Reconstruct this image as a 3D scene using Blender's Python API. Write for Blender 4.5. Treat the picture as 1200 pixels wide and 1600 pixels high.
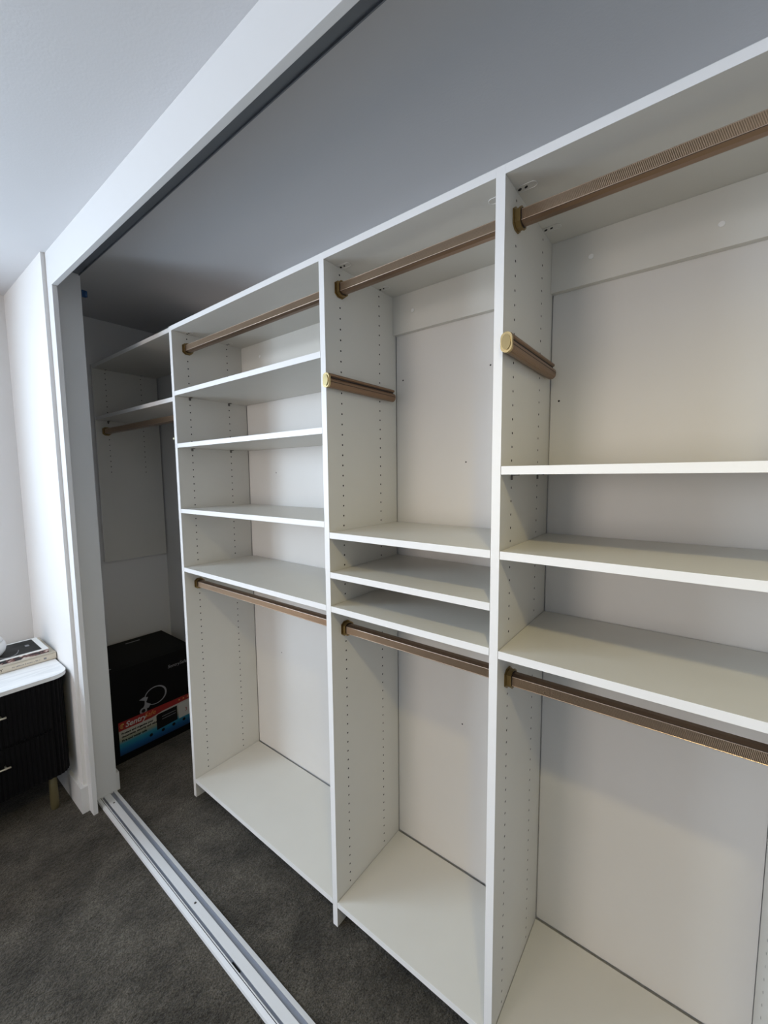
import bpy, bmesh, math, random
from mathutils import Vector, Matrix
random.seed(7)
PI = math.pi
for o in list(bpy.data.objects): bpy.data.objects.remove(o)
SC = bpy.context.scene
COL = SC.collection

# ------------------------------------------------------------------ camera
CAMP = Vector((1.8341, -0.8877, 1.5354))
YAW, PITCH, ROLL, FPX = 0.6575, 0.0908, -0.0092, 638.6
def cam_axes():
    f = Vector((-math.sin(YAW), math.cos(YAW), 0)); r = Vector((math.cos(YAW), math.sin(YAW), 0)); u = Vector((0, 0, 1))
    f2 = math.cos(PITCH)*f - math.sin(PITCH)*u; u2 = math.sin(PITCH)*f + math.cos(PITCH)*u
    r3 = math.cos(ROLL)*r + math.sin(ROLL)*u2; u3 = -math.sin(ROLL)*r + math.cos(ROLL)*u2
    return r3, u3, f2
_r, _u, _f = cam_axes()
cd = bpy.data.cameras.new('camera'); cam = bpy.data.objects.new('camera', cd); COL.objects.link(cam)
cd.sensor_fit = 'VERTICAL'; cd.sensor_height = 24.0; cd.lens = FPX/1600*24.0; cd.clip_start = 0.02
m = Matrix.Identity(4)
for i in range(3): m[i][0], m[i][1], m[i][2], m[i][3] = _r[i], _u[i], -_f[i], CAMP[i]
cam.matrix_world = m
SC.camera = cam

# ------------------------------------------------------------------ light and exposure
SC.view_settings.view_transform = 'Standard'; SC.view_settings.look = 'None'
SC.view_settings.gamma = 1.0; SC.view_settings.use_curve_mapping = False
SC.view_settings.exposure = 0.0
W = bpy.data.worlds.new('world'); SC.world = W; W.use_nodes = True
W.node_tree.nodes['Background'].inputs[0].default_value = (0.62, 0.72, 0.9, 1)
W.node_tree.nodes['Background'].inputs[1].default_value = 1.2
def area(name, loc, rot, sx, sy, power, color):
    l = bpy.data.lights.new(name, 'AREA'); l.shape = 'RECTANGLE'; l.size = sx; l.size_y = sy; l.energy = power; l.color = color
    o = bpy.data.objects.new(name, l); o.location = loc; o.rotation_euler = rot; COL.objects.link(o); return o
# daylight through the window in the left wall (facing +x) and the window behind the camera (facing +y)
LIT = dict(side_hi=(80, (0.64, 0.80, 0.97)), side_lo=(4, (0.9, 0.95, 1.0)), back_l=(32, (1.0, 0.86, 0.74)), back_r=(1, (1, 1, 1)), down=(30, (1.0, 0.83, 0.40)), glow=6.0)
area('daylight_side_upper', (-1.10, -1.85, 1.73), (0, -PI/2, 0), 0.80, 1.36, *LIT['side_hi'])
area('daylight_side_lower', (-1.10, -1.85, 0.87), (0, -PI/2, 0), 0.80, 1.36, *LIT['side_lo'])
area('daylight_back_left', (0.35, -3.61, 1.45), (PI/2, 0, 0), 1.0, 1.4, *LIT['back_l'])
area('daylight_back_right', (1.55, -3.61, 1.45), (PI/2, 0, 0), 1.0, 1.4, *LIT['back_r'])

# ------------------------------------------------------------------ materials
def mat(name, col, rough=0.5, metal=0.0, noise=None, bump=None, spec=0.5, coat=0.0):
    mt = bpy.data.materials.new(name); mt.use_nodes = True
    nt = mt.node_tree; b = nt.nodes['Principled BSDF']
    b.inputs['Base Color'].default_value = (*col, 1); b.inputs['Roughness'].default_value = rough
    b.inputs['Metallic'].default_value = metal; b.inputs['Specular IOR Level'].default_value = spec
    if coat: b.inputs['Coat Weight'].default_value = coat
    tc = nt.nodes.new('ShaderNodeTexCoord')
    if noise:
        sc, amt = noise
        n = nt.nodes.new('ShaderNodeTexNoise'); n.inputs['Scale'].default_value = sc; n.inputs['Detail'].default_value = 4
        nt.links.new(tc.outputs['Object'], n.inputs['Vector'])
        r = nt.nodes.new('ShaderNodeValToRGB')
        r.color_ramp.elements[0].position = 0.3; r.color_ramp.elements[1].position = 0.7
        r.color_ramp.elements[0].color = (*[c*(1-amt) for c in col], 1); r.color_ramp.elements[1].color = (*[min(1, c*(1+amt)) for c in col], 1)
        nt.links.new(n.outputs['Fac'], r.inputs['Fac']); nt.links.new(r.outputs['Color'], b.inputs['Base Color'])
    if bump:
        sc, st, dist = bump
        n = nt.nodes.new('ShaderNodeTexNoise'); n.inputs['Scale'].default_value = sc; n.inputs['Detail'].default_value = 3
        nt.links.new(tc.outputs['Object'], n.inputs['Vector'])
        bp = nt.nodes.new('ShaderNodeBump'); bp.inputs['Strength'].default_value = st; bp.inputs['Distance'].default_value = dist
        nt.links.new(n.outputs['Fac'], bp.inputs['Height']); nt.links.new(bp.outputs['Normal'], b.inputs['Normal'])
    return mt
M = {}
M['paint'] = mat('wall_paint', (0.72, 0.71, 0.70), 0.75, bump=(220, 0.12, 0.002), spec=0.25)
M['ceil'] = mat('ceiling_paint', (0.66, 0.655, 0.665), 0.85, bump=(160, 0.15, 0.002), spec=0.2)
M['trim'] = mat('trim_paint', (0.68, 0.68, 0.68), 0.45, bump=(120, 0.05, 0.001))
M['lam'] = mat('white_laminate', (0.66, 0.64, 0.59), 0.36, noise=(9, 0.012), bump=(500, 0.06, 0.0006), spec=0.45)
M['edge'] = mat('white_edge_banding', (0.82, 0.81, 0.80), 0.4)
M['board'] = mat('white_backing_board', (0.68, 0.655, 0.62), 0.40, noise=(5, 0.012), bump=(420, 0.06, 0.0006), spec=0.4)
M['hole'] = mat('hole_dark', (0.015, 0.013, 0.012), 0.9)
M['cup'] = mat('antique_brass', (0.30, 0.21, 0.09), 0.32, 1.0)
M['cupdark'] = mat('rod_cup_gap', (0.03, 0.02, 0.015), 0.6)
M['brass'] = mat('polished_brass', (0.60, 0.47, 0.24), 0.22, 1.0)
M['brassface'] = mat('brass_face', (0.36, 0.29, 0.15), 0.30, 1.0)
M['handle'] = mat('pale_brass', (0.80, 0.74, 0.58), 0.3, 1.0)
M['steel'] = mat('shelf_pin_metal', (0.16, 0.15, 0.14), 0.4, 0.8)
M['plastic'] = mat('white_plastic', (0.82, 0.81, 0.79), 0.35)
M['track'] = mat('track_white', (0.70, 0.71, 0.73), 0.35)
M['chanshade'] = mat('track_channel_shade', (0.30, 0.32, 0.37), 0.5, 0.3)  # shadow inside the white track's channels, painted as grey
M['gdark'] = mat('track_groove_dark', (0.03, 0.03, 0.05), 0.7)
M['recessstrip'] = mat('recess_strip_grey', (0.20, 0.22, 0.25), 0.45, 0.3)
M['black'] = mat('black_lacquer', (0.0025, 0.0025, 0.003), 0.55, spec=0.12)
M['carton'] = mat('black_carton', (0.003, 0.003, 0.003), 0.6, spec=0.12)
M['red'] = mat('label_red', (0.24, 0.008, 0.006), 0.5)
M['lwhite'] = mat('label_white', (0.45, 0.44, 0.41), 0.4)
M['lyellow'] = mat('label_yellow', (0.48, 0.33, 0.08), 0.4)
M['lorange'] = mat('label_orange', (0.50, 0.20, 0.05), 0.4)
M['grey'] = mat('print_grey', (0.20, 0.20, 0.21), 0.4)
M['ink'] = mat('ink', (0.008, 0.008, 0.008), 0.6, spec=0.12)
M['cream'] = mat('cream_cloth', (0.62, 0.56, 0.46), 0.8, bump=(900, 0.2, 0.001))
M['paper'] = mat('book_pages', (0.72, 0.70, 0.64), 0.8)
M['bwhite'] = mat('book_white', (0.85, 0.85, 0.83), 0.35)
M['bdark'] = mat('cover_dark', (0.018, 0.019, 0.019), 0.55, noise=(14, 0.6), spec=0.2)
M['vase'] = mat('ceramic_white', (0.72, 0.72, 0.72), 0.55)
M['blue'] = mat('painter_blue', (0.008, 0.05, 0.14), 0.6)
M['tag'] = mat('cream_tag', (0.72, 0.70, 0.50), 0.6)
M['legbrass'] = mat('dresser_leg_brass', (0.15, 0.125, 0.06), 0.5, 0.4)

def link(nt, a, b): nt.links.new(a, b)
def rod_material(name, col, axis, rough):
    mt = bpy.data.materials.new(name); mt.use_nodes = True; nt = mt.node_tree; b = nt.nodes['Principled BSDF']
    b.inputs['Base Color'].default_value = (*col, 1); b.inputs['Metallic'].default_value = 0.95; b.inputs['Roughness'].default_value = rough
    tc = nt.nodes.new('ShaderNodeTexCoord'); mp = nt.nodes.new('ShaderNodeMapping')
    mp.inputs['Rotation'].default_value = (0, math.radians(18), 0) if axis == 'X' else (0, 0, 0)
    w = nt.nodes.new('ShaderNodeTexWave'); w.bands_direction = axis; w.inputs['Scale'].default_value = 110 if axis == 'X' else 160
    link(nt, tc.outputs['Object'], mp.inputs['Vector']); link(nt, mp.outputs['Vector'], w.inputs['Vector'])
    bp = nt.nodes.new('ShaderNodeBump'); bp.inputs['Strength'].default_value = 0.55; bp.inputs['Distance'].default_value = 0.0008
    link(nt, w.outputs['Fac'], bp.inputs['Height']); link(nt, bp.outputs['Normal'], b.inputs['Normal'])
    return mt
M['rod'] = rod_material('bronze_ribbed', (0.42, 0.30, 0.205), 'X', 0.28)
M['rodflat'] = mat('bronze_smooth', (0.30, 0.205, 0.145), 0.30, 0.95)
M['rodhighlight'] = mat('bronze_bead_highlight', (0.62, 0.48, 0.37), 0.42, 0.9)  # bright line on the rod: highlight painted as a paler bronze
M['valet'] = rod_material('bronze_valet', (0.30, 0.195, 0.125), 'Z', 0.36)

def carpet():
    mt = bpy.data.materials.new('grey_carpet'); mt.use_nodes = True; nt = mt.node_tree; b = nt.nodes['Principled BSDF']
    b.inputs['Roughness'].default_value = 1.0; b.inputs['Specular IOR Level'].default_value = 0.05
    b.inputs['Sheen Weight'].default_value = 0.15
    tc = nt.nodes.new('ShaderNodeTexCoord')
    def noise(sc, det, rough=0.6):
        n = nt.nodes.new('ShaderNodeTexNoise'); n.inputs['Scale'].default_value = sc; n.inputs['Detail'].default_value = det
        n.inputs['Roughness'].default_value = rough
        link(nt, tc.outputs['Object'], n.inputs['Vector']); return n
    big = noise(5.5, 5, 0.62); fine = noise(260, 3, 0.7); mid = noise(70, 3)
    def ramp(src, a, b_, p0=0.3, p1=0.7):
        r = nt.nodes.new('ShaderNodeValToRGB'); r.color_ramp.elements[0].position = p0; r.color_ramp.elements[1].position = p1
        r.color_ramp.elements[0].color = (*a, 1); r.color_ramp.elements[1].color = (*b_, 1)
        link(nt, src.outputs['Fac'], r.inputs['Fac']); return r
    rb = ramp(big, (0.040, 0.0350, 0.0275), (0.102, 0.090, 0.072), 0.36, 0.66)
    rf = ramp(fine, (0.25, 0.25, 0.25), (1.75, 1.75, 1.75), 0.32, 0.68)
    rm = ramp(mid, (0.8, 0.8, 0.8), (1.2, 1.2, 1.2))
    def mul(a, b_):
        x = nt.nodes.new('ShaderNodeMix'); x.data_type = 'RGBA'; x.blend_type = 'MULTIPLY'; x.inputs[0].default_value = 1
        link(nt, a, x.inputs[6]); link(nt, b_, x.inputs[7]); return x.outputs[2]
    link(nt, mul(mul(rb.outputs['Color'], rf.outputs['Color']), rm.outputs['Color']), b.inputs['Base Color'])
    bp = nt.nodes.new('ShaderNodeBump'); bp.inputs['Strength'].default_value = 0.8; bp.inputs['Distance'].default_value = 0.006
    link(nt, fine.outputs['Fac'], bp.inputs['Height'])
    bp2 = nt.nodes.new('ShaderNodeBump'); bp2.inputs['Strength'].default_value = 0.5; bp2.inputs['Distance'].default_value = 0.02
    link(nt, mid.outputs['Fac'], bp2.inputs['Height']); link(nt, bp.outputs['Normal'], bp2.inputs['Normal'])
    link(nt, bp2.outputs['Normal'], b.inputs['Normal'])
    return mt
M['carpet'] = carpet()
def marble():
    mt = bpy.data.materials.new('white_marble'); mt.use_nodes = True; nt = mt.node_tree; b = nt.nodes['Principled BSDF']
    b.inputs['Roughness'].default_value = 0.25
    tc = nt.nodes.new('ShaderNodeTexCoord'); mp = nt.nodes.new('ShaderNodeMapping'); mp.inputs['Scale'].default_value = (7, 1.6, 1)
    mp.inputs['Rotation'].default_value = (0, 0, 0.35)
    n = nt.nodes.new('ShaderNodeTexNoise'); n.inputs['Scale'].default_value = 2.6; n.inputs['Detail'].default_value = 7; n.inputs['Distortion'].default_value = 0.8
    r = nt.nodes.new('ShaderNodeValToRGB'); e = r.color_ramp.elements
    e[0].position = 0.40; e[0].color = (0.84, 0.84, 0.84, 1); e[1].position = 0.62; e[1].color = (0.84, 0.84, 0.84, 1)
    k = r.color_ramp.elements.new(0.51); k.color = (0.73, 0.735, 0.74, 1)
    link(nt, tc.outputs['Object'], mp.inputs['Vector']); link(nt, mp.outputs['Vector'], n.inputs['Vector'])
    link(nt, n.outputs['Fac'], r.inputs['Fac']); link(nt, r.outputs['Color'], b.inputs['Base Color'])
    return mt
M['marble'] = marble()
def collage():
    mt = bpy.data.materials.new('photo_spine'); mt.use_nodes = True; nt = mt.node_tree; b = nt.nodes['Principled BSDF']
    b.inputs['Roughness'].default_value = 0.35
    tc = nt.nodes.new('ShaderNodeTexCoord'); mp = nt.nodes.new('ShaderNodeMapping'); mp.inputs['Scale'].default_value = (1, 1, 2.2)
    mp.inputs['Location'].default_value = (3.1, 1.7, 0)
    n = nt.nodes.new('ShaderNodeTexNoise'); n.inputs['Scale'].default_value = 26; n.inputs['Detail'].default_value = 2; n.inputs['Distortion'].default_value = 1.2
    r = nt.nodes.new('ShaderNodeValToRGB'); r.color_ramp.elements[0].position = 0.42; r.color_ramp.elements[0].color = (0.02, 0.025, 0.03, 1)
    r.color_ramp.elements[1].position = 0.66; r.color_ramp.elements[1].color = (0.8, 0.78, 0.75, 1)
    k = r.color_ramp.elements.new(0.5); k.color = (0.10, 0.04, 0.04, 1)
    k = r.color_ramp.elements.new(0.57); k.color = (0.38, 0.24, 0.22, 1)
    link(nt, tc.outputs['Object'], mp.inputs['Vector']); link(nt, mp.outputs['Vector'], n.inputs['Vector'])
    link(nt, n.outputs['Fac'], r.inputs['Fac']); link(nt, r.outputs['Color'], b.inputs['Base Color'])
    return mt
M['collage'] = collage()
def label_print():
    # printed label of the carton: white to yellow to deep blue from top to bottom, as printed on it
    mt = bpy.data.materials.new('label_print'); mt.use_nodes = True; nt = mt.node_tree; b = nt.nodes['Principled BSDF']
    b.inputs['Roughness'].default_value = 0.4
    tc = nt.nodes.new('ShaderNodeTexCoord'); sp = nt.nodes.new('ShaderNodeSeparateXYZ')
    link(nt, tc.outputs['Generated'], sp.inputs[0])
    r = nt.nodes.new('ShaderNodeValToRGB'); e = r.color_ramp.elements
    e[0].position = 0.0; e[0].color = (0.005, 0.03, 0.10, 1); e[1].position = 1.0; e[1].color = (0.40, 0.38, 0.36, 1)
    for p, c in ((0.16, (0.006, 0.08, 0.20, 1)), (0.34, (0.02, 0.19, 0.27, 1)), (0.46, (0.22, 0.24, 0.17, 1)), (0.58, (0.38, 0.36, 0.30, 1))):
        k = e.new(p); k.color = c
    link(nt, sp.outputs['Z'], r.inputs['Fac']); link(nt, r.outputs['Color'], b.inputs['Base Color'])
    return mt
M['label'] = label_print()

# ------------------------------------------------------------------ mesh helpers
class MB:
    def __init__(s): s.bm = bmesh.new()
    def box(s, a, b, mi=0, bev=0.0):
        x0, y0, z0 = [min(a[i], b[i]) for i in range(3)]; x1, y1, z1 = [max(a[i], b[i]) for i in range(3)]
        g = bmesh.ops.create_cube(s.bm, size=1.0); vs = g['verts']
        bmesh.ops.scale(s.bm, verts=vs, vec=(x1-x0, y1-y0, z1-z0)); bmesh.ops.translate(s.bm, verts=vs, vec=((x0+x1)/2, (y0+y1)/2, (z0+z1)/2))
        fs = {f for v in vs for f in v.link_faces}
        for f in fs: f.material_index = mi
        if bev:
            es = list({e for v in vs for e in v.link_edges})
            r = bmesh.ops.bevel(s.bm, geom=es, offset=bev, segments=2, profile=0.7, affect='EDGES')
            for f in r['faces']: f.material_index = mi
        return fs
    def prism(s, pts, axis, a, b, mi=0, mis=None, cap=True):
        # pts: 2D outline in the two other axes (order x,y,z without axis), extruded from a to b along axis
        def P(p, t):
            if axis == 'x': return (t, p[0], p[1])
            if axis == 'y': return (p[0], t, p[1])
            return (p[0], p[1], t)
        v0 = [s.bm.verts.new(P(p, a)) for p in pts]; v1 = [s.bm.verts.new(P(p, b)) for p in pts]
        n = len(pts); fs = []
        for i in range(n):
            f = s.bm.faces.new((v0[i], v0[(i+1) % n], v1[(i+1) % n], v1[i])); f.material_index = mis[i] if mis else mi; fs.append(f)
        if cap:
            for vs in (v0[::-1], v1): f = s.bm.faces.new(vs); f.material_index = mi; fs.append(f)
        return fs
    def strip(s, pts, a, b, mis):
        # open profile (y,z) extruded along x
        v0 = [s.bm.verts.new((a, *p)) for p in pts]; v1 = [s.bm.verts.new((b, *p)) for p in pts]
        for i in range(len(pts)-1):
            f = s.bm.faces.new((v0[i], v0[i+1], v1[i+1], v1[i])); f.material_index = mis[i]
    def disc(s, c, normal, r, seg=12, mi=0, rx=None):
        n = Vector(normal).normalized(); t = n.orthogonal().normalized(); b = n.cross(t)
        vs = [s.bm.verts.new(Vector(c)+t*math.cos(2*PI*k/seg)*r+b*math.sin(2*PI*k/seg)*(rx or r)) for k in range(seg)]
        f = s.bm.faces.new(vs); f.material_index = mi
    def cyl(s, a, b, r0, r1=None, seg=20, mi=0):
        a = Vector(a); b = Vector(b); r1 = r0 if r1 is None else r1
        n = (b-a).normalized(); t = n.orthogonal().normalized(); q = n.cross(t)
        A = [s.bm.verts.new(a+(t*math.cos(2*PI*k/seg)+q*math.sin(2*PI*k/seg))*r0) for k in range(seg)]
        B = [s.bm.verts.new(b+(t*math.cos(2*PI*k/seg)+q*math.sin(2*PI*k/seg))*r1) for k in range(seg)]
        for k in range(seg):
            f = s.bm.faces.new((A[k], A[(k+1) % seg], B[(k+1) % seg], B[k])); f.material_index = mi; f.smooth = True
        f = s.bm.faces.new(A[::-1]); f.material_index = mi; f = s.bm.faces.new(B); f.material_index = mi
    def lathe(s, prof, c, seg=48, mi=0, ribs=0, amp=0.0):
        rings = []
        for r, z in prof:
            rings.append([s.bm.verts.new((c[0]+math.cos(2*PI*k/seg)*r*(1+amp*math.cos(ribs*2*PI*k/seg)), c[1]+math.sin(2*PI*k/seg)*r*(1+amp*math.cos(ribs*2*PI*k/seg)), c[2]+z)) for k in range(seg)])
        for i in range(len(rings)-1):
            for k in range(seg):
                f = s.bm.faces.new((rings[i][k], rings[i][(k+1) % seg], rings[i+1][(k+1) % seg], rings[i+1][k])); f.smooth = True; f.material_index = mi
        s.bm.faces.new(rings[0][::-1]); s.bm.faces.new(rings[-1])
    def tube(s, pts, r, seg=8, mi=0):
        rings = []
        for i, p in enumerate(pts):
            p = Vector(p); d = (Vector(pts[min(i+1, len(pts)-1)])-Vector(pts[max(i-1, 0)])).normalized()
            t = d.orthogonal().normalized(); q = d.cross(t)
            if rings: # keep orientation
                t = (t0 - d*t0.dot(d)).normalized(); q = d.cross(t)
            t0 = t
            rings.append([s.bm.verts.new(p+(t*math.cos(2*PI*k/seg)+q*math.sin(2*PI*k/seg))*r) for k in range(seg)])
        for i in range(len(rings)-1):
            for k in range(seg):
                f = s.bm.faces.new((rings[i][k], rings[i][(k+1) % seg], rings[i+1][(k+1) % seg], rings[i+1][k])); f.smooth = True; f.material_index = mi
        s.bm.faces.new(rings[0][::-1]); s.bm.faces.new(rings[-1])
    def build(s, name, mats, parent=None, recalc=True):
        if recalc: bmesh.ops.recalc_face_normals(s.bm, faces=s.bm.faces[:])
        me = bpy.data.meshes.new(name); s.bm.to_mesh(me); s.bm.free()
        for k in (mats if isinstance(mats, (list, tuple)) else [mats]): me.materials.append(M[k])
        o = bpy.data.objects.new(name, me); COL.objects.link(o)
        if parent is not None:
            o.parent = parent; o.matrix_parent_inverse = parent.matrix_world.inverted() if False else Matrix.Translation(-Vector(parent.location))
        return o
def thing(name, label, cat, loc=(0, 0, 0), group=None):
    o = bpy.data.objects.new(name, None); COL.objects.link(o); o.location = loc; o.empty_display_size = 0.05
    o['label'] = label; o['category'] = cat
    if group: o['group'] = group
    return o
def tag(o, label, cat, group=None):
    o['label'] = label; o['category'] = cat
    if group: o['group'] = group
    return o
def struct(name, mb, mats):
    o = mb.build(name, mats); o['kind'] = 'structure'; return o
def sbox(name, a, b, mats='paint', bev=0.0):
    mb = MB(); mb.box(a, b, bev=bev); return struct(name, mb, mats)
def rounded_rect(w, h, r, n=5):
    pts = []
    for cx, cy, a0 in ((w/2-r, h/2-r, 0), (-w/2+r, h/2-r, 90), (-w/2+r, -h/2+r, 180), (w/2-r, -h/2+r, 270)):
        for k in range(n+1):
            a = math.radians(a0+90*k/n); pts.append((cx+r*math.cos(a), cy+r*math.sin(a)))
    return pts

# ------------------------------------------------------------------ the room shell
FZ = 0.009          # top of the carpet
CZ = 2.45           # ceiling
XL, XR, YB = -0.99, 3.3, -3.5
sbox('floor', (-1.2, YB-0.15, -0.12), (XR+0.15, 0.55, FZ), 'carpet')
sbox('ceiling', (-1.2, YB-0.15, CZ), (XR+0.15, 0.55, CZ+0.1), 'ceil')
# left bedroom wall with a window opening (out of the frame, behind the dresser's far end)
w = MB(); wy0, wy1, wz0, wz1 = -2.55, -1.15, 0.42, 2.18
w.box((XL-0.12, -0.3512, FZ), (XL, wy1, CZ)); w.box((XL-0.12, wy0, FZ), (XL, YB-0.12, CZ))
w.box((XL-0.12, wy1, FZ), (XL, wy0, wz0)); w.box((XL-0.12, wy1, wz1), (XL, wy0, CZ)); struct('wall_left', w, 'paint')
w = MB(); vx0, vx1, vz0, vz1 = -0.20, 2.10, 0.70, 2.20
w.box((XL, YB-0.12, FZ), (vx0, YB, CZ)); w.box((vx1, YB-0.12, FZ), (XR+0.12, YB, CZ))
w.box((vx0, YB-0.12, FZ), (vx1, YB, vz0)); w.box((vx0, YB-0.12, vz1), (vx1, YB, CZ)); struct('wall_back', w, 'paint')
sbox('wall_right', (XR, YB, FZ), (XR+0.12, -0.3512, CZ))
def frame(n, axis, c, a0, a1, z0, z1):
    mb = MB(); t = 0.045
    def bx(p0, p1, q0, q1):
        if axis == 'x': mb.box((c-0.05, p0, q0), (c-0.01, p1, q1))
        else: mb.box((p0, c-0.05, q0), (p1, c-0.01, q1))
    bx(a0, a1, z0, z0+t); bx(a0, a1, z1-t, z1); bx(a0, a0+t, z0+t, z1-t); bx(a1-t, a1, z0+t, z1-t); mid = (a0+a1)/2; bx(mid-t/2, mid+t/2, z0+t, z1-t)
    struct('window_%d' % n, mb, 'trim')
frame(1, 'x', XL-0.01, wy0, wy1, wz0, wz1); frame(2, 'y', YB-0.01, vx0, vx1, vz0, vz1)
# wall that holds the closet opening
WF = -0.351
w = MB(); w.box((XL-0.12, WF, FZ), (-0.331, -0.3372, CZ)); w.box((XL-0.12, -0.3372, FZ), (-0.3635, -0.215, CZ)); struct('wall_closet_front', w, 'paint')
sbox('wall_closet_side', (2.035, WF, FZ), (XR+0.12, -0.215, CZ))
HX0, HX1 = -0.331, 2.035
sbox('wall_header', (-0.363, -0.3187, 2.418), (2.0345, -0.2155, CZ), 'paint')
sbox('trim_1', (HX0, -0.337, 2.31), (HX1, -0.319, CZ), 'trim', 0.001)          # fascia board
sbox('trim_2', (-0.3448, -0.337, FZ), (-0.268, -0.319, 2.3098), 'trim', 0.001)  # side casing
sbox('trim_5', (-0.345, -0.3368, 2.31), (-0.3312, -0.319, CZ), 'trim')
sbox('trim_3', (-0.363, -0.3365, FZ), (-0.345, -0.2145, 2.4175), 'trim')         # left jamb board
sbox('trim_4', (2.01, -0.3365, FZ), (2.0345, -0.2145, 2.3098), 'trim')
# closet shell
sbox('wall_closet_back', (-1.10, 0.366, FZ), (2.15, 0.47, CZ), 'paint')
sbox('wall_closet_left', (-1.10, -0.215, FZ), (-0.985, 0.366, CZ), 'paint')
sbox('wall_closet_right', (2.024, -0.215, FZ), (2.15, 0.366, CZ), 'paint')
# baseboards
w = MB(); w.box((XL, -0.365, FZ), (-0.317, WF, 0.131)); w.box((-0.331, WF, FZ), (-0.317, -0.3372, 0.131)); struct('baseboard_closet_front', w, 'trim')
sbox('baseboard_left', (XL, YB, FZ), (XL+0.014, -0.366, 0.131), 'trim')
sbox('baseboard_closet_inside', (-0.985, -0.215, FZ), (-0.352, -0.200, 0.10), 'trim')

# ------------------------------------------------------------------ recessed ceiling light (above and behind the camera)
LX, LY = 2.05, -0.98
dl = thing('recessed_ceiling_light', 'round white recessed downlight in the bedroom ceiling in front of the closet', 'ceiling light', (LX, LY, CZ))
mb = MB(); mb.lathe([(0.046, -0.003), (0.065, -0.004), (0.068, 0.0)], (LX, LY, CZ), 32); mb.build('trim_ring', 'plastic', dl)
em = bpy.data.materials.new('lamp_glow'); em.use_nodes = True
em.node_tree.nodes['Principled BSDF'].inputs['Emission Color'].default_value = (1, 0.88, 0.72, 1)
em.node_tree.nodes['Principled BSDF'].inputs['Emission Strength'].default_value = LIT['glow']; M['lamp'] = em
mb = MB(); mb.disc((LX, LY, CZ-0.0045), (0, 0, -1), 0.044, 32); mb.build('lamp_lens', 'lamp', dl)
l = bpy.data.lights.new('downlight', 'SPOT'); l.energy, l.color = LIT['down']; l.shadow_soft_size = 0.045; l.spot_size = math.radians(150); l.spot_blend = 0.6
lo = bpy.data.objects.new('downlight', l); lo.location = (LX, LY, CZ-0.055); COL.objects.link(lo)

# ------------------------------------------------------------------ closet organizer
T, ST, D = 2.182, 0.0185, 0.357
X1, X2, X3, X4 = 0.0, 0.934, 1.4795, 2.000       # right faces of the first three uprights, left face of the last one
PT = 0.0205
XP0 = -0.965
org = thing('closet_organizer', 'white laminate built-in closet shelving system with uprights, shelves and backing boards', 'closet shelving', (0.5, 0.18, FZ))
HZ0, HY = 2.142, (0.0665, 0.260)
def upright(xl, xr, z0, z1, sides, n=64, zstart=HZ0):
    mb = MB(); y0 = 0.0
    mb.box((xl, y0+0.001, z0), (xr, D, z1), 0)
    # front edge banding
    mb.box((xl, y0, z0), (xr, y0+0.001, z1), 1)
    for s in sides:
        x = xr+0.0003 if s > 0 else xl-0.0003
        for y in HY:
            for k in range(n):
                mb.disc((x, y, zstart-0.032*k), (s, 0, 0), 0.0030, 8, 2)
    return mb.build('upright_panel', ['lam', 'edge', 'hole'], org)
upright(XP0-0.0185, XP0, 1.028, T, (1,), 19)
upright(X1-PT, X1, FZ, T, (-1, 1)); upright(X2-PT, X2, FZ, T, (-1, 1)); upright(X3-PT, X3, FZ, T, (-1, 1)); upright(X4, X4+PT, FZ, T, (-1,))
def shelf(xa, xb, ztop, kind, depth=0.352, front=0.0):
    gap = 0.0012 if kind == 'pin' else 0.0002
    mb = MB(); mb.box((xa+gap, front+0.001, ztop-ST), (xb-gap, depth, ztop), 0); mb.box((xa+gap, front, ztop-ST), (xb-gap, front+0.001, ztop), 1)
    s = mb.build('shelf', ['lam', 'edge'], org)
    def sub(mb2, name, mats):
        o = mb2.build(name, mats); o.parent = s; o.matrix_parent_inverse = s.matrix_world.inverted()
        # undo the organizer offset carried by the shelf
        o.matrix_parent_inverse = Matrix.Identity(4); return o
    for side, xe in ((1, xa), (-1, xb)):
        for y in HY:
            z = ztop-ST
            mb2 = MB()
            if kind == 'cap':
                # oval plastic connector housing, half disc against the upright, with two dark screw recesses
                pts = [(xe+side*0.0006, y-0.0105), (xe+side*0.0006, y+0.0105)]
                for k in range(13):
                    a = PI/2 - PI*k/12; pts.append((xe+side*(0.034+0.0105*math.cos(a)), y+0.0105*math.sin(a)))
                mb2.prism(pts, 'z', z-0.0008, z-0.0001, 2)
                mb2.tube([(p[0], p[1], z-0.0009) for p in pts[1:]+[pts[0]]], 0.0007, 6, 0)
                mb2.disc((xe+side*0.007, y, z-0.0010), (0, 0, -1), 0.0035, 12, 1, 0.0055); mb2.disc((xe+side*0.021, y, z-0.0010), (0, 0, -1), 0.003, 12, 1, 0.005)
                sub(mb2, 'shelf_connector', ['plastic', 'hole', 'lam'])
            else:
                mb2.box((xe+side*0.0004, y-0.0045, z-0.013), (xe+side*0.0025, y+0.0045, z-0.0002))
                mb2.box((xe+side*0.0025, y-0.0045, z-0.003), (xe+side*0.018, y+0.0045, z-0.0002))
                sub(mb2, 'shelf_pin', 'steel')
    return s
A = (X1, X2-PT); B = (X2, X3-PT); C = (X3, X4); Z = (XP0, X1-PT)
shelf(*Z, T-0.001, 'cap', 0.356, 0.004); shelf(*Z, 1.886, 'pin', 0.356, 0.004)
for z, k in ((T, 'cap'), (1.9065, 'pin'), (1.6811, 'pin'), (1.3923, 'pin'), (1.1254, 'pin'), (0.1005, 'pin')): shelf(*A, z, k)
for z, k in ((T, 'cap'), (1.3594, 'pin'), (1.2344, 'pin'), (1.1257, 'pin'), (0.1005, 'pin')): shelf(*B, z, k)
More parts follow.
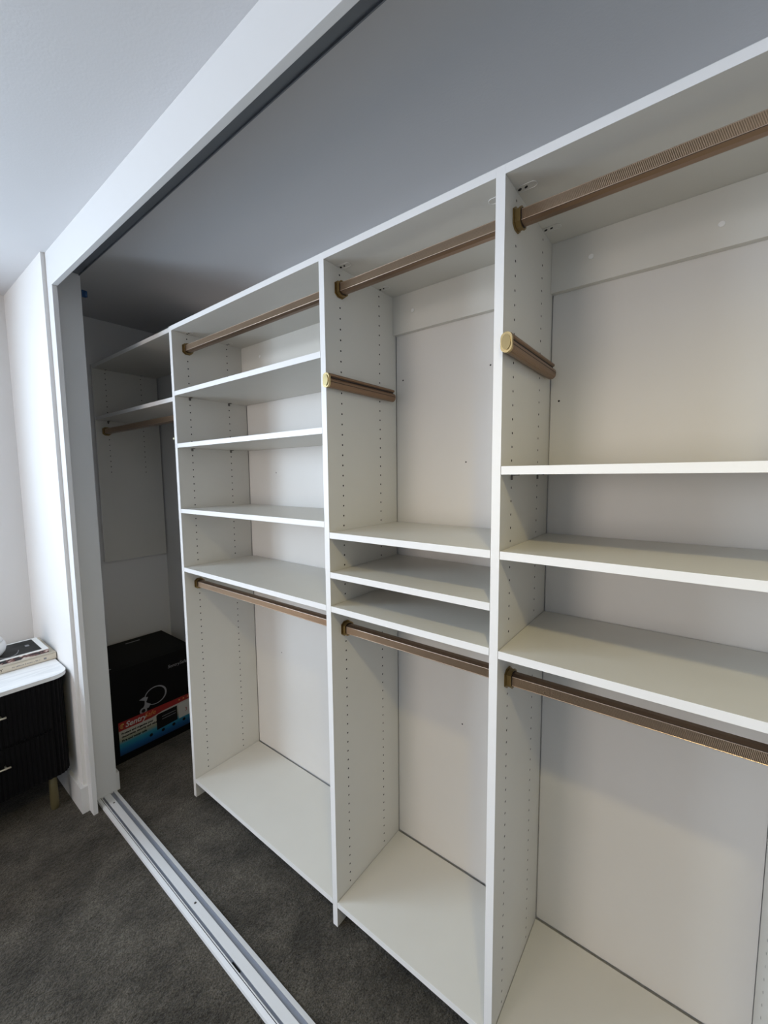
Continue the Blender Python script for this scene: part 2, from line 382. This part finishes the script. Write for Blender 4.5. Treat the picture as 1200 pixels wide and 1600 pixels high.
for z, k in ((T, 'cap'), (1.5520, 'pin'), (1.3592, 'pin'), (1.1236, 'pin'), (0.1005, 'pin')): shelf(*C, z, k)
def board(xa, xb, screws):
    mb = MB(); mb.box((xa+0.0028, 0.3585, 0.1030), (xb-0.0012, 0.3655, 2.045), 0)
    for x, z in screws:
        mb.disc((x, 0.3582, z), (0, -1, 0), 0.0028, 10, 1)
    return mb.build('backing_board', ['board', 'hole'], org)
board(*A, [(0.217, 0.654), (0.22, 1.55)]); board(*B, [(1.217, 1.575), (1.212, 0.658), (0.965, 1.875), (1.298, 1.874)]); board(*C, [(1.505, 1.74)])
def cleat(xa, xb, screws):
    mb = MB(); mb.box((xa+0.0004, 0.3395, 2.033), (xb-0.0004, 0.3575, T-ST-0.0004)); c = mb.build('cleat', 'lam', org)
    for x, z in screws:
        mb = MB(); mb.cyl((x, 0.3394, z), (x, 0.3380, z), 0.0065, 0.006, 20); s = mb.build('screw_cap', 'plastic'); s.parent = c
for bay, s in ((A, [(0.15, 2.10), (0.76, 2.10)]), (B, [(1.02, 2.10), (1.37, 2.10)]), (C, [(1.58, 2.10), (1.845, 2.085)])): cleat(*bay, s)

# ------------------------------------------------------------------ hanging rods
def rod(xa, xb, y, z, label):
    t = thing('hanging_rod', label, 'closet rod', ((xa+xb)/2, y, z), 'bronze hanging rods of the closet')
    w, h = 0.0155, 0.0165  # half sizes; front face flat and ribbed
    # flat ribbed cheeks, a thin bead with a painted highlight along each cheek edge, a narrow dark line, then the smooth chamfered crown and keel
    q = [(w, 0.62*h), (w*1.035, 0.66*h), (w*0.99, 0.72*h), (w*0.93, 0.70*h), (w*0.93, 0.76*h), (w*0.40, 1.0*h)]
    top = [(-a, b) for a, b in q] + q[::-1]
    prof = [(a, b) for a, b in top] + [(a, -b) for a, b in top[::-1]]
    #  left cheek upper edge -> crown -> right cheek -> keel
    mt_ = [2, 2, 3, 3, 1, 1, 1, 3, 3, 2, 2, 0]; mis = mt_ + [2, 2, 3, 3, 1, 1, 1, 3, 3, 2, 2, 0]
    mb = MB(); mb.prism([(y+a, z+b) for a, b in prof], 'x', xa+0.004, xb-0.004, 1, mis)
    tube = mb.build('rod_tube', ['rod', 'rodflat', 'rodhighlight', 'cupdark'], t)
    for side, xe in ((1, xa), (-1, xb)):
        mb = MB()
        def sc(k): return [(y+a*k, z+b*k) for a, b in ((-w, .66*h), (-w*.45, h*1.04), (w*.45, h*1.04), (w, .66*h), (w, -.66*h), (w*.45, -h*1.04), (-w*.45, -h*1.04), (-w, -.66*h))]
        a0 = xe+side*0.0004
        mb.prism(sc(1.42), 'x', a0, a0+side*0.003, 0); mb.prism(sc(1.22), 'x', a0+side*0.003, a0+side*0.0135, 0)
        mb.prism(sc(1.30), 'x', a0+side*0.0135, a0+side*0.016, 0); mb.prism(sc(1.08), 'x', a0+side*0.016, a0+side*0.0172, 1)
        mb.build('rod_cup', ['cup', 'cupdark'], t)
    return t
rod(*Z, 0.055, 1.806, 'bronze hanging rod in the dark end bay above the black carton')
rod(*A, 0.066, 2.098, 'bronze hanging rod above the four shelves of the left lit bay')
rod(*A, 0.066, 1.040, 'bronze hanging rod below the four shelves of the left lit bay')
rod(*B, 0.066, 2.098, 'bronze hanging rod at the top of the narrow middle bay')
rod(*B, 0.066, 1.036, 'bronze hanging rod below the three closely spaced shelves of the narrow middle bay')
rod(*C, 0.066, 2.100, 'bronze hanging rod at the top of the rightmost bay, above its valet rod')
rod(*C, 0.066, 1.034, 'bronze hanging rod at lower right below the three shelves of the rightmost bay')

# ------------------------------------------------------------------ pull-out valet rods
def valet(x, label):
    z = 1.815; t = thing('valet_rod', label, 'valet rod', (x, 0.16, z), 'pull-out valet rods')
    y0, y1 = -0.010, 0.318
    def half(zc, w, h, r):  # outline in (x,z) against the upright on its left
        return [(x+0.0005+w/2+a, zc+b) for a, b in rounded_rect(w, h, r)]
    mb = MB(); mb.prism(half(z-0.0055, 0.026, 0.029, 0.0125), 'y', y0+0.004, y1)
    a = mb.build('rail', 'valet', t)
    mb = MB(); mb.box((x+0.0262, y0+0.004, z-0.0050), (x+0.0268, y1-0.001, z-0.0038)); mb.build('rail_line', 'cupdark', t)
    mb = MB(); mb.box((x+0.0005, y0+0.004, z+0.009), (x+0.019, y1-0.004, z+0.0125)); mb.build('rail_slot', 'cupdark', t)
    mb = MB(); mb.prism(half(z+0.0165, 0.0225, 0.009, 0.0044), 'y', y0+0.004, y1-0.002); mb.build('bracket', 'valet', t)
    mb = MB(); mb.prism(half(z, 0.0255, 0.043, 0.0125, ), 'y', y0-0.004, y0+0.0036); cap = mb.build('end_cap', 'brass', t)
    mb = MB(); cx = x+0.0005+0.01275
    mb.prism([(cx+0.0098*math.cos(2*PI*k/24), z+0.0165*math.sin(2*PI*k/24)) for k in range(24)], 'y', y0-0.0062, y0-0.004); k = mb.build('finger_pull', 'brassface'); k.parent = cap
    return t
valet(X2, 'bronze valet rod with pale brass end cap in the narrow middle bay')
valet(X3, 'bronze valet rod with gold end cap in the rightmost bay')

# ------------------------------------------------------------------ sliding door track on the floor
tr = thing('sliding_door_track', 'white two-channel sliding door floor track on the grey carpet across the closet opening', 'door track', (0.85, -0.26, FZ))
z = 0.010
prof = [(-0.3000, z), (-0.2985, z+0.009), (-0.2870, z+0.012), (-0.2868, z+0.002), (-0.2850, z+0.002), (-0.2848, z+0.011), (-0.2815, z+0.011), (-0.2810, z+0.003), (-0.2740, z+0.003), (-0.2732, z+0.010),
        (-0.2465, z+0.010), (-0.2463, z+0.003), (-0.2448, z+0.003), (-0.2440, z+0.004), (-0.2330, z+0.004), (-0.2325, z+0.012), (-0.2190, z+0.009), (-0.2178, z)]
mis = [0, 0, 2, 2, 2, 0, 1, 1, 1, 0, 2, 2, 2, 1, 1, 0, 0]
mb = MB(); mb.strip(prof, -0.344, 2.009, mis); o = mb.build('rail', ['track', 'chanshade', 'gdark'], tr)
for x in (-0.263, 0.48, 1.22):
    mb = MB(); mb.cyl((x, -0.257, z+0.0102), (x, -0.257, z+0.0112), 0.0042, 0.0036, 16); mb.build('screw', 'steel', tr)
mb = MB(); mb.box((0.745, -0.2812, z+0.0032), (0.785, -0.2745, z+0.0075), bev=0.001); mb.build('track_stop', 'ink', tr)

tt = thing('header_recess_strip', 'dark grey channelled strip recessed behind the white header board', 'door track', (0.85, -0.267, 2.41))
mb = MB(); zt = 2.4175  # dark grey channelled strip set in the header recess
mb.strip([(-0.3186, zt), (-0.3186, 2.385), (-0.3166, 2.385), (-0.3166, 2.4135), (-0.270, 2.4135), (-0.270, 2.392), (-0.267, 2.392), (-0.267, 2.4135), (-0.2195, 2.4135), (-0.2195, 2.4085), (-0.2165, 2.4085), (-0.2165, zt)], -0.3445, 2.009, [0]*11)
mb.build('rail', 'recessstrip', tt)

# ------------------------------------------------------------------ text helper
def text(name, s, size, loc, rot, mk, parent, ext=0.0002, shear=0.0, bold=0.0, xs=1.0):
    cu = bpy.data.curves.new(name, 'FONT'); cu.body = s; cu.size = size; cu.extrude = ext; cu.shear = shear; cu.offset = bold; cu.resolution_u = 3
    tmp = bpy.data.objects.new(name, cu); COL.objects.link(tmp)
    me = bpy.data.meshes.new_from_object(tmp.evaluated_get(bpy.context.evaluated_depsgraph_get())); bpy.data.objects.remove(tmp)
    me.materials.clear(); me.materials.append(M[mk])
    me.transform(Matrix.Translation(loc) @ rot @ Matrix.Diagonal((xs, 1, 1, 1)))
    o = bpy.data.objects.new(name, me); COL.objects.link(o)
    if parent is not None: o.parent = parent; o.matrix_parent_inverse = Matrix.Translation(-Vector(parent.location))
    return o
RX = Matrix(((0, 0, 1, 0), (1, 0, 0, 0), (0, 1, 0, 0), (0, 0, 0, 1)))   # text running along +y, up +z, facing +x

# ------------------------------------------------------------------ safe carton
SX0, SX1, SY0, SY1, SZ = -0.955, -0.546, -0.155, 0.290, 0.520
bx = thing('safe_carton', 'black carton of a home safe with red and blue printed label on closet carpet', 'box', ((SX0+SX1)/2, (SY0+SY1)/2, FZ))
mb = MB(); mb.box((SX0, SY0, FZ), (SX1, SY1, SZ), bev=0.003); body = mb.build('carton', 'carton', bx)
xf = SX1+0.0004
def quad(name, pts, mk, thick=0.0004, parent=bx, x0=xf):
    mb = MB(); mb.prism(pts, 'x', x0, x0+thick); return mb.build(name, mk, parent)
lab = quad('label_print', [(SY0+0.028, 0.050), (SY1-0.001, 0.050), (SY1-0.001, 0.232), (SY0+0.028, 0.232)], 'label')
quad('label_band', [(SY0+0.028, 0.187), (0.035, 0.187), (0.10, 0.199), (SY1-0.001, 0.207), (SY1-0.001, 0.235), (SY0+0.028, 0.235)], 'red', 0.0004, bx, xf+0.0005)
text('label_title', 'Sentry', 0.040, (xf+0.0012, SY0+0.060, 0.198), RX, 'lwhite', bx, shear=0.25, bold=0.0009)
text('label_title', 'Safe', 0.037, (xf+0.0012, SY0+0.156, 0.202), RX, 'lorange', bx, shear=0.2)
mb = MB()
for k in range(3):
    mb.tube([(xf+0.0012, SY0+0.046+0.011*math.cos(a)*(1-0.25*k)+0.002*k, 0.2115+0.013*math.sin(a)*(1-0.25*k)) for a in [math.radians(50+25*j) for j in range(10)]], 0.0010, 6)
mb.build('label_emblem', 'lyellow', bx)
text('label_text', 'Protect and organize your', 0.0150, (xf+0.0008, SY0+0.040, 0.1640), RX, 'ink', bx, bold=0.0007)
text('label_text', 'documents, security and valuables', 0.0150, (xf+0.0008, SY0+0.040, 0.1460), RX, 'ink', bx, bold=0.0007)
text('label_text', 'Fire and water safe', 0.0160, (xf+0.0008, SY0+0.040, 0.1240), RX, 'ink', bx, bold=0.0006)
# printed picture of the safe, a side inset, small symbols
quad('label_picture', [(0.062, 0.100), (0.178, 0.108), (0.178, 0.193), (0.072, 0.190), (0.062, 0.184)], 'ink', 0.0004, bx, xf+0.001)
mb = MB()
for zz in (0.150, 0.165): mb.prism([(0.092, zz), (0.170, zz+0.002), (0.170, zz+0.0045), (0.092, zz+0.0025)], 'x', xf+0.0015, xf+0.0018)
mb.build('label_picture_detail', 'grey', bx)
quad('label_inset', [(0.186, 0.108), (0.262, 0.110), (0.262, 0.196), (0.186, 0.194)], 'lwhite', 0.0003, bx, xf+0.0006)
text('label_number', '3', 0.030, (xf+0.0012, 0.222, 0.138), RX, 'red', bx)
for y, zz in ((0.03, 0.088), (0.095, 0.086), (0.155, 0.089), (0.215, 0.091)):
    mb = MB(); mb.disc((xf+0.0008, y, zz), (1, 0, 0), 0.009, 16); mb.build('label_symbol', 'ink', bx)
for y in (0.193, 0.218, 0.243):
    mb = MB(); mb.disc((xf+0.0013, y, 0.221), (1, 0, 0), 0.005, 12); mb.build('label_dot', 'lorange', bx)
# printed grey keyring outline above the label
mb = MB(); cy, cz = 0.066, 0.308
N = 40
outer = [(cy+0.060*math.cos(2*PI*k/N), cz+0.052*math.sin(2*PI*k/N)) for k in range(N)]
inner = [(cy-0.002+0.053*math.cos(2*PI*k/N), cz-0.001+0.047*math.sin(2*PI*k/N)) for k in range(N)]
vo = [mb.bm.verts.new((xf+0.0006, *p)) for p in outer]; vi = [mb.bm.verts.new((xf+0.0006, *p)) for p in inner]
for k in range(N): mb.bm.faces.new((vo[k], vo[(k+1) % N], vi[(k+1) % N], vi[k]))
mb.prism([(cy-0.062, cz+0.014), (cy-0.040, cz+0.006), (cy-0.052, cz-0.020), (cy-0.028, cz-0.040), (cy-0.040, cz-0.056), (cy-0.074, cz-0.055), (cy-0.060, cz-0.030), (cy-0.058, cz-0.008), (cy-0.086, cz+0.006)], 'x', xf, xf+0.0005)
mb.disc((xf+0.0007, cy-0.068, cz-0.062), (1, 0, 0), 0.019, 20); ring = mb.build('print_keyring', 'grey', bx)
mb = MB(); mb.disc((xf+0.0010, cy-0.068, cz-0.062), (1, 0, 0), 0.010, 16); mb.build('print_keyhole', 'ink', bx)
text('print_title', 'SentrySafe', 0.026, (xf+0.0005, 0.139, 0.434), RX, 'grey', bx, shear=0.2)
mb = MB(); mb.box((-0.905, 0.055, SZ), (-0.893, 0.135, SZ+0.0006)); mb.build('tape_strip', 'grey', bx)
mb = MB(); mb.box((-0.600, SY0+0.010, SZ), (-0.590, SY0+0.028, SZ+0.0005)); mb.build('tape_strip', 'grey', bx)

# ------------------------------------------------------------------ dresser
DX0, DX1, DY1, DY0 = -0.972, -0.378, -0.372, -1.36
dr = thing('dresser', 'black fluted dresser with white marble top and brass legs beside the closet', 'dresser', ((DX0+DX1)/2, (DY0+DY1)/2, FZ))
def outline(x0, x1, y0, y1, r, rib=0.0, pitch=0.016):
    base = []
    def arc(cx, cy, a0, a1, n=24):
        for k in range(n+1):
            a = math.radians(a0+(a1-a0)*k/n); base.append(Vector((cx+r*math.cos(a), cy+r*math.sin(a))))
    base.append(Vector((x0, y0))); arc(x1-r, y0+r, -90, 0); arc(x1-r, y1-r, 0, 90); base.append(Vector((x0, y1)))
    if not rib: return [tuple(p) for p in base]
    # walk along the outline and flute it
    out = [tuple(base[0])]; s = 0; step = pitch/6
    seg = []
    for i in range(len(base)-1):
        a, b = base[i], base[i+1]; L = (b-a).length
        if L < 1e-6: continue
        n = Vector(((b-a).y, -(b-a).x)).normalized(); k = 0
        t = (step - s % step) if s % step else 0.0
        while t < L:
            ph = (s+t)/pitch; d = -rib*abs(math.cos(PI*ph))**3 if True else 0
            p = a+(b-a)*(t/L)+n*d; out.append((p.x, p.y)); t += step
        s += L
    out.append(tuple(base[-1])); return out
mb = MB(); mb.prism(outline(DX0, DX1, DY0, DY1, 0.055, 0.004), 'z', 0.205, 0.6545); mb.build('body', 'black', dr)
mb = MB(); mb.prism(outline(DX0-0.005, DX1+0.014, DY0-0.012, DY1+0.012, 0.062), 'z', 0.655, 0.672); mb.build('marble_top', 'marble', dr)
for x, y in ((-0.462, -0.43), (-0.90, -0.43), (-0.462, -1.30), (-0.90, -1.30)):
    mb = MB(); mb.lathe([(0.012, 0), (0.0155, 0.006), (0.0170, 0.03), (0.0165, 0.09), (0.0140, 0.196)], (x, y, FZ), 24); mb.build('leg', 'legbrass', dr)
for zc in (0.545, 0.318):
    for y0, y1 in ((-0.845, -0.435), (-1.297, -0.887)):
        mb = MB(); pts = [(DX1-0.006, y0)]; n = int((y1-y0)/0.004)
        for k in range(n+1):
            y = y0+(y1-y0)*k/n; pts.append((DX1+0.0045-0.004*abs(math.cos(PI*y/0.016))**3, y))
        pts.append((DX1-0.006, y1)); mb.prism(pts, 'z', zc-0.108, zc+0.106); d = mb.build('drawer', 'black', dr)
        ym = (y0+y1)/2; zh = zc+0.022+(0.014 if zc < 0.4 else 0)
        mb = MB(); mb.cyl((DX1+0.026, ym-0.060, zh), (DX1+0.026, ym+0.060, zh), 0.0042, seg=14)
        for yy in (ym-0.045, ym+0.045): mb.cyl((DX1+0.003, yy, zh), (DX1+0.026, yy, zh), 0.0032, seg=10)
        h = mb.build('handle', 'handle'); h.parent = d

# ------------------------------------------------------------------ books and pot on the dresser
TZ = 0.672
bk = thing('book', 'thick cream cloth coffee-table book, lower of two on the dresser', 'book', (-0.71, -0.53, TZ), 'books on the dresser')
x0, x1, y0, y1, z0, z1 = -0.868, -0.573, -0.70, -0.354, TZ, 0.704
mb = MB(); mb.box((x0, y0, z0), (x1, y1, z0+0.003), bev=0.0006); mb.box((x0, y0, z1-0.003), (x1, y1, z1), bev=0.0006); mb.box((x1-0.004, y0, z0), (x1, y1, z1), bev=0.001); mb.build('cover', 'cream', bk)
mb = MB(); mb.box((x0+0.004, y0+0.004, z0+0.003), (x1-0.004, y1-0.004, z1-0.003)); mb.build('pages', 'paper', bk)
text('spine_lettering', 'T Y', 0.018, (x1+0.0002, -0.572, z0+0.009), RX, 'ink', bk)
mb = MB(); y = -0.515
while y < -0.415:
    wd = random.uniform(0.0025, 0.005); mb.box((x1, y, z0+0.013), (x1+0.0003, y+wd, z0+0.013+random.choice((0.004, 0.005, 0.003)))); y += wd+random.choice((0.0015, 0.0015, 0.004))
mb.box((x1, -0.402, z0+0.011), (x1+0.0003, -0.392, z0+0.019))
mb.build('spine_print', 'grey', bk)
b2 = thing('book', 'thinner dark photo book with white-bordered cover, upper of two on the dresser', 'book', (-0.70, -0.55, 0.704), 'books on the dresser')
x0, x1, y0, y1, z0, z1 = -0.812, -0.592, -0.700, -0.377, 0.7042, 0.7255
mb = MB(); mb.box((x0, y0, z0), (x1, y1, z0+0.002)); mb.box((x0, y0, z1-0.0025), (x1, y1, z1)); mb.build('cover', 'bwhite', b2)
mb = MB(); mb.box((x1-0.003, y0, z0+0.002), (x1-0.0002, y1, z1-0.0025)); mb.build('spine', 'collage', b2)
mb = MB(); mb.box((x0+0.003, y0+0.003, z0+0.002), (x1-0.003, y1-0.0005, z1-0.0025)); mb.build('pages', 'ink', b2)
mb = MB(); mb.box((x0+0.014, y0+0.016, z1), (x1-0.014, y1-0.022, z1+0.0003)); mb.build('cover_picture', 'bdark', b2)
mb = MB(); mb.box((-0.725, -0.440, z1+0.0003), (-0.700, -0.425, z1+0.0006)); mb.build('cover_label', 'grey', b2)
mb = MB(); mb.tube([(-0.595+0.0-0.0+0.13*math.cos(a)-0.14, -0.515+0.05*math.sin(a), z1+0.0008) for a in [math.radians(-70+12*k) for k in range(12)]], 0.0022, 6); mb.build('cover_arc', 'grey', b2)
mb = MB(); VC = (-0.673, -0.573, 0.7263)
pr_ = [(0.030, 0.0), (0.044, 0.006), (0.056, 0.022), (0.061, 0.042), (0.059, 0.060), (0.053, 0.070)]
vs = thing('lidded_pot', 'white ribbed ceramic lidded pot standing on the books', 'pot', VC)
mb.lathe(pr_, VC, 96, ribs=24, amp=0.012); mb.build('pot_body', 'vase', vs)
mb = MB(); mb.lathe([(0.050, 0.0705), (0.052, 0.073), (0.046, 0.086), (0.030, 0.096), (0.008, 0.100), (0.008, 0.108), (0.003, 0.111)], VC, 96, ribs=24, amp=0.01); mb.build('lid', 'vase', vs)

# ------------------------------------------------------------------ small bits
mb = MB(); mb.box((-0.345, -0.2128, 2.322), (-0.341, -0.198, 2.352), bev=0.001); mb.cyl((-0.343, -0.200, 2.326), (-0.343, -0.200, 2.349), 0.008, seg=16)
tag(mb.build('painter_tape', 'blue'), 'small blue blob of tape on the inner edge of the door jamb top', 'tape')
mb = MB(); mb.box((X1-PT-0.0060, 0.002, 1.700), (X1-PT-0.0003, 0.020, 1.737), bev=0.0015); mb.box((X1-PT-0.016, 0.0, 1.700), (X1-PT-0.006, 0.006, 1.709), bev=0.0015)
tag(mb.build('plastic_hook', 'tag'), 'small cream plastic hook on the upright beside the dark bay rod', 'hook')
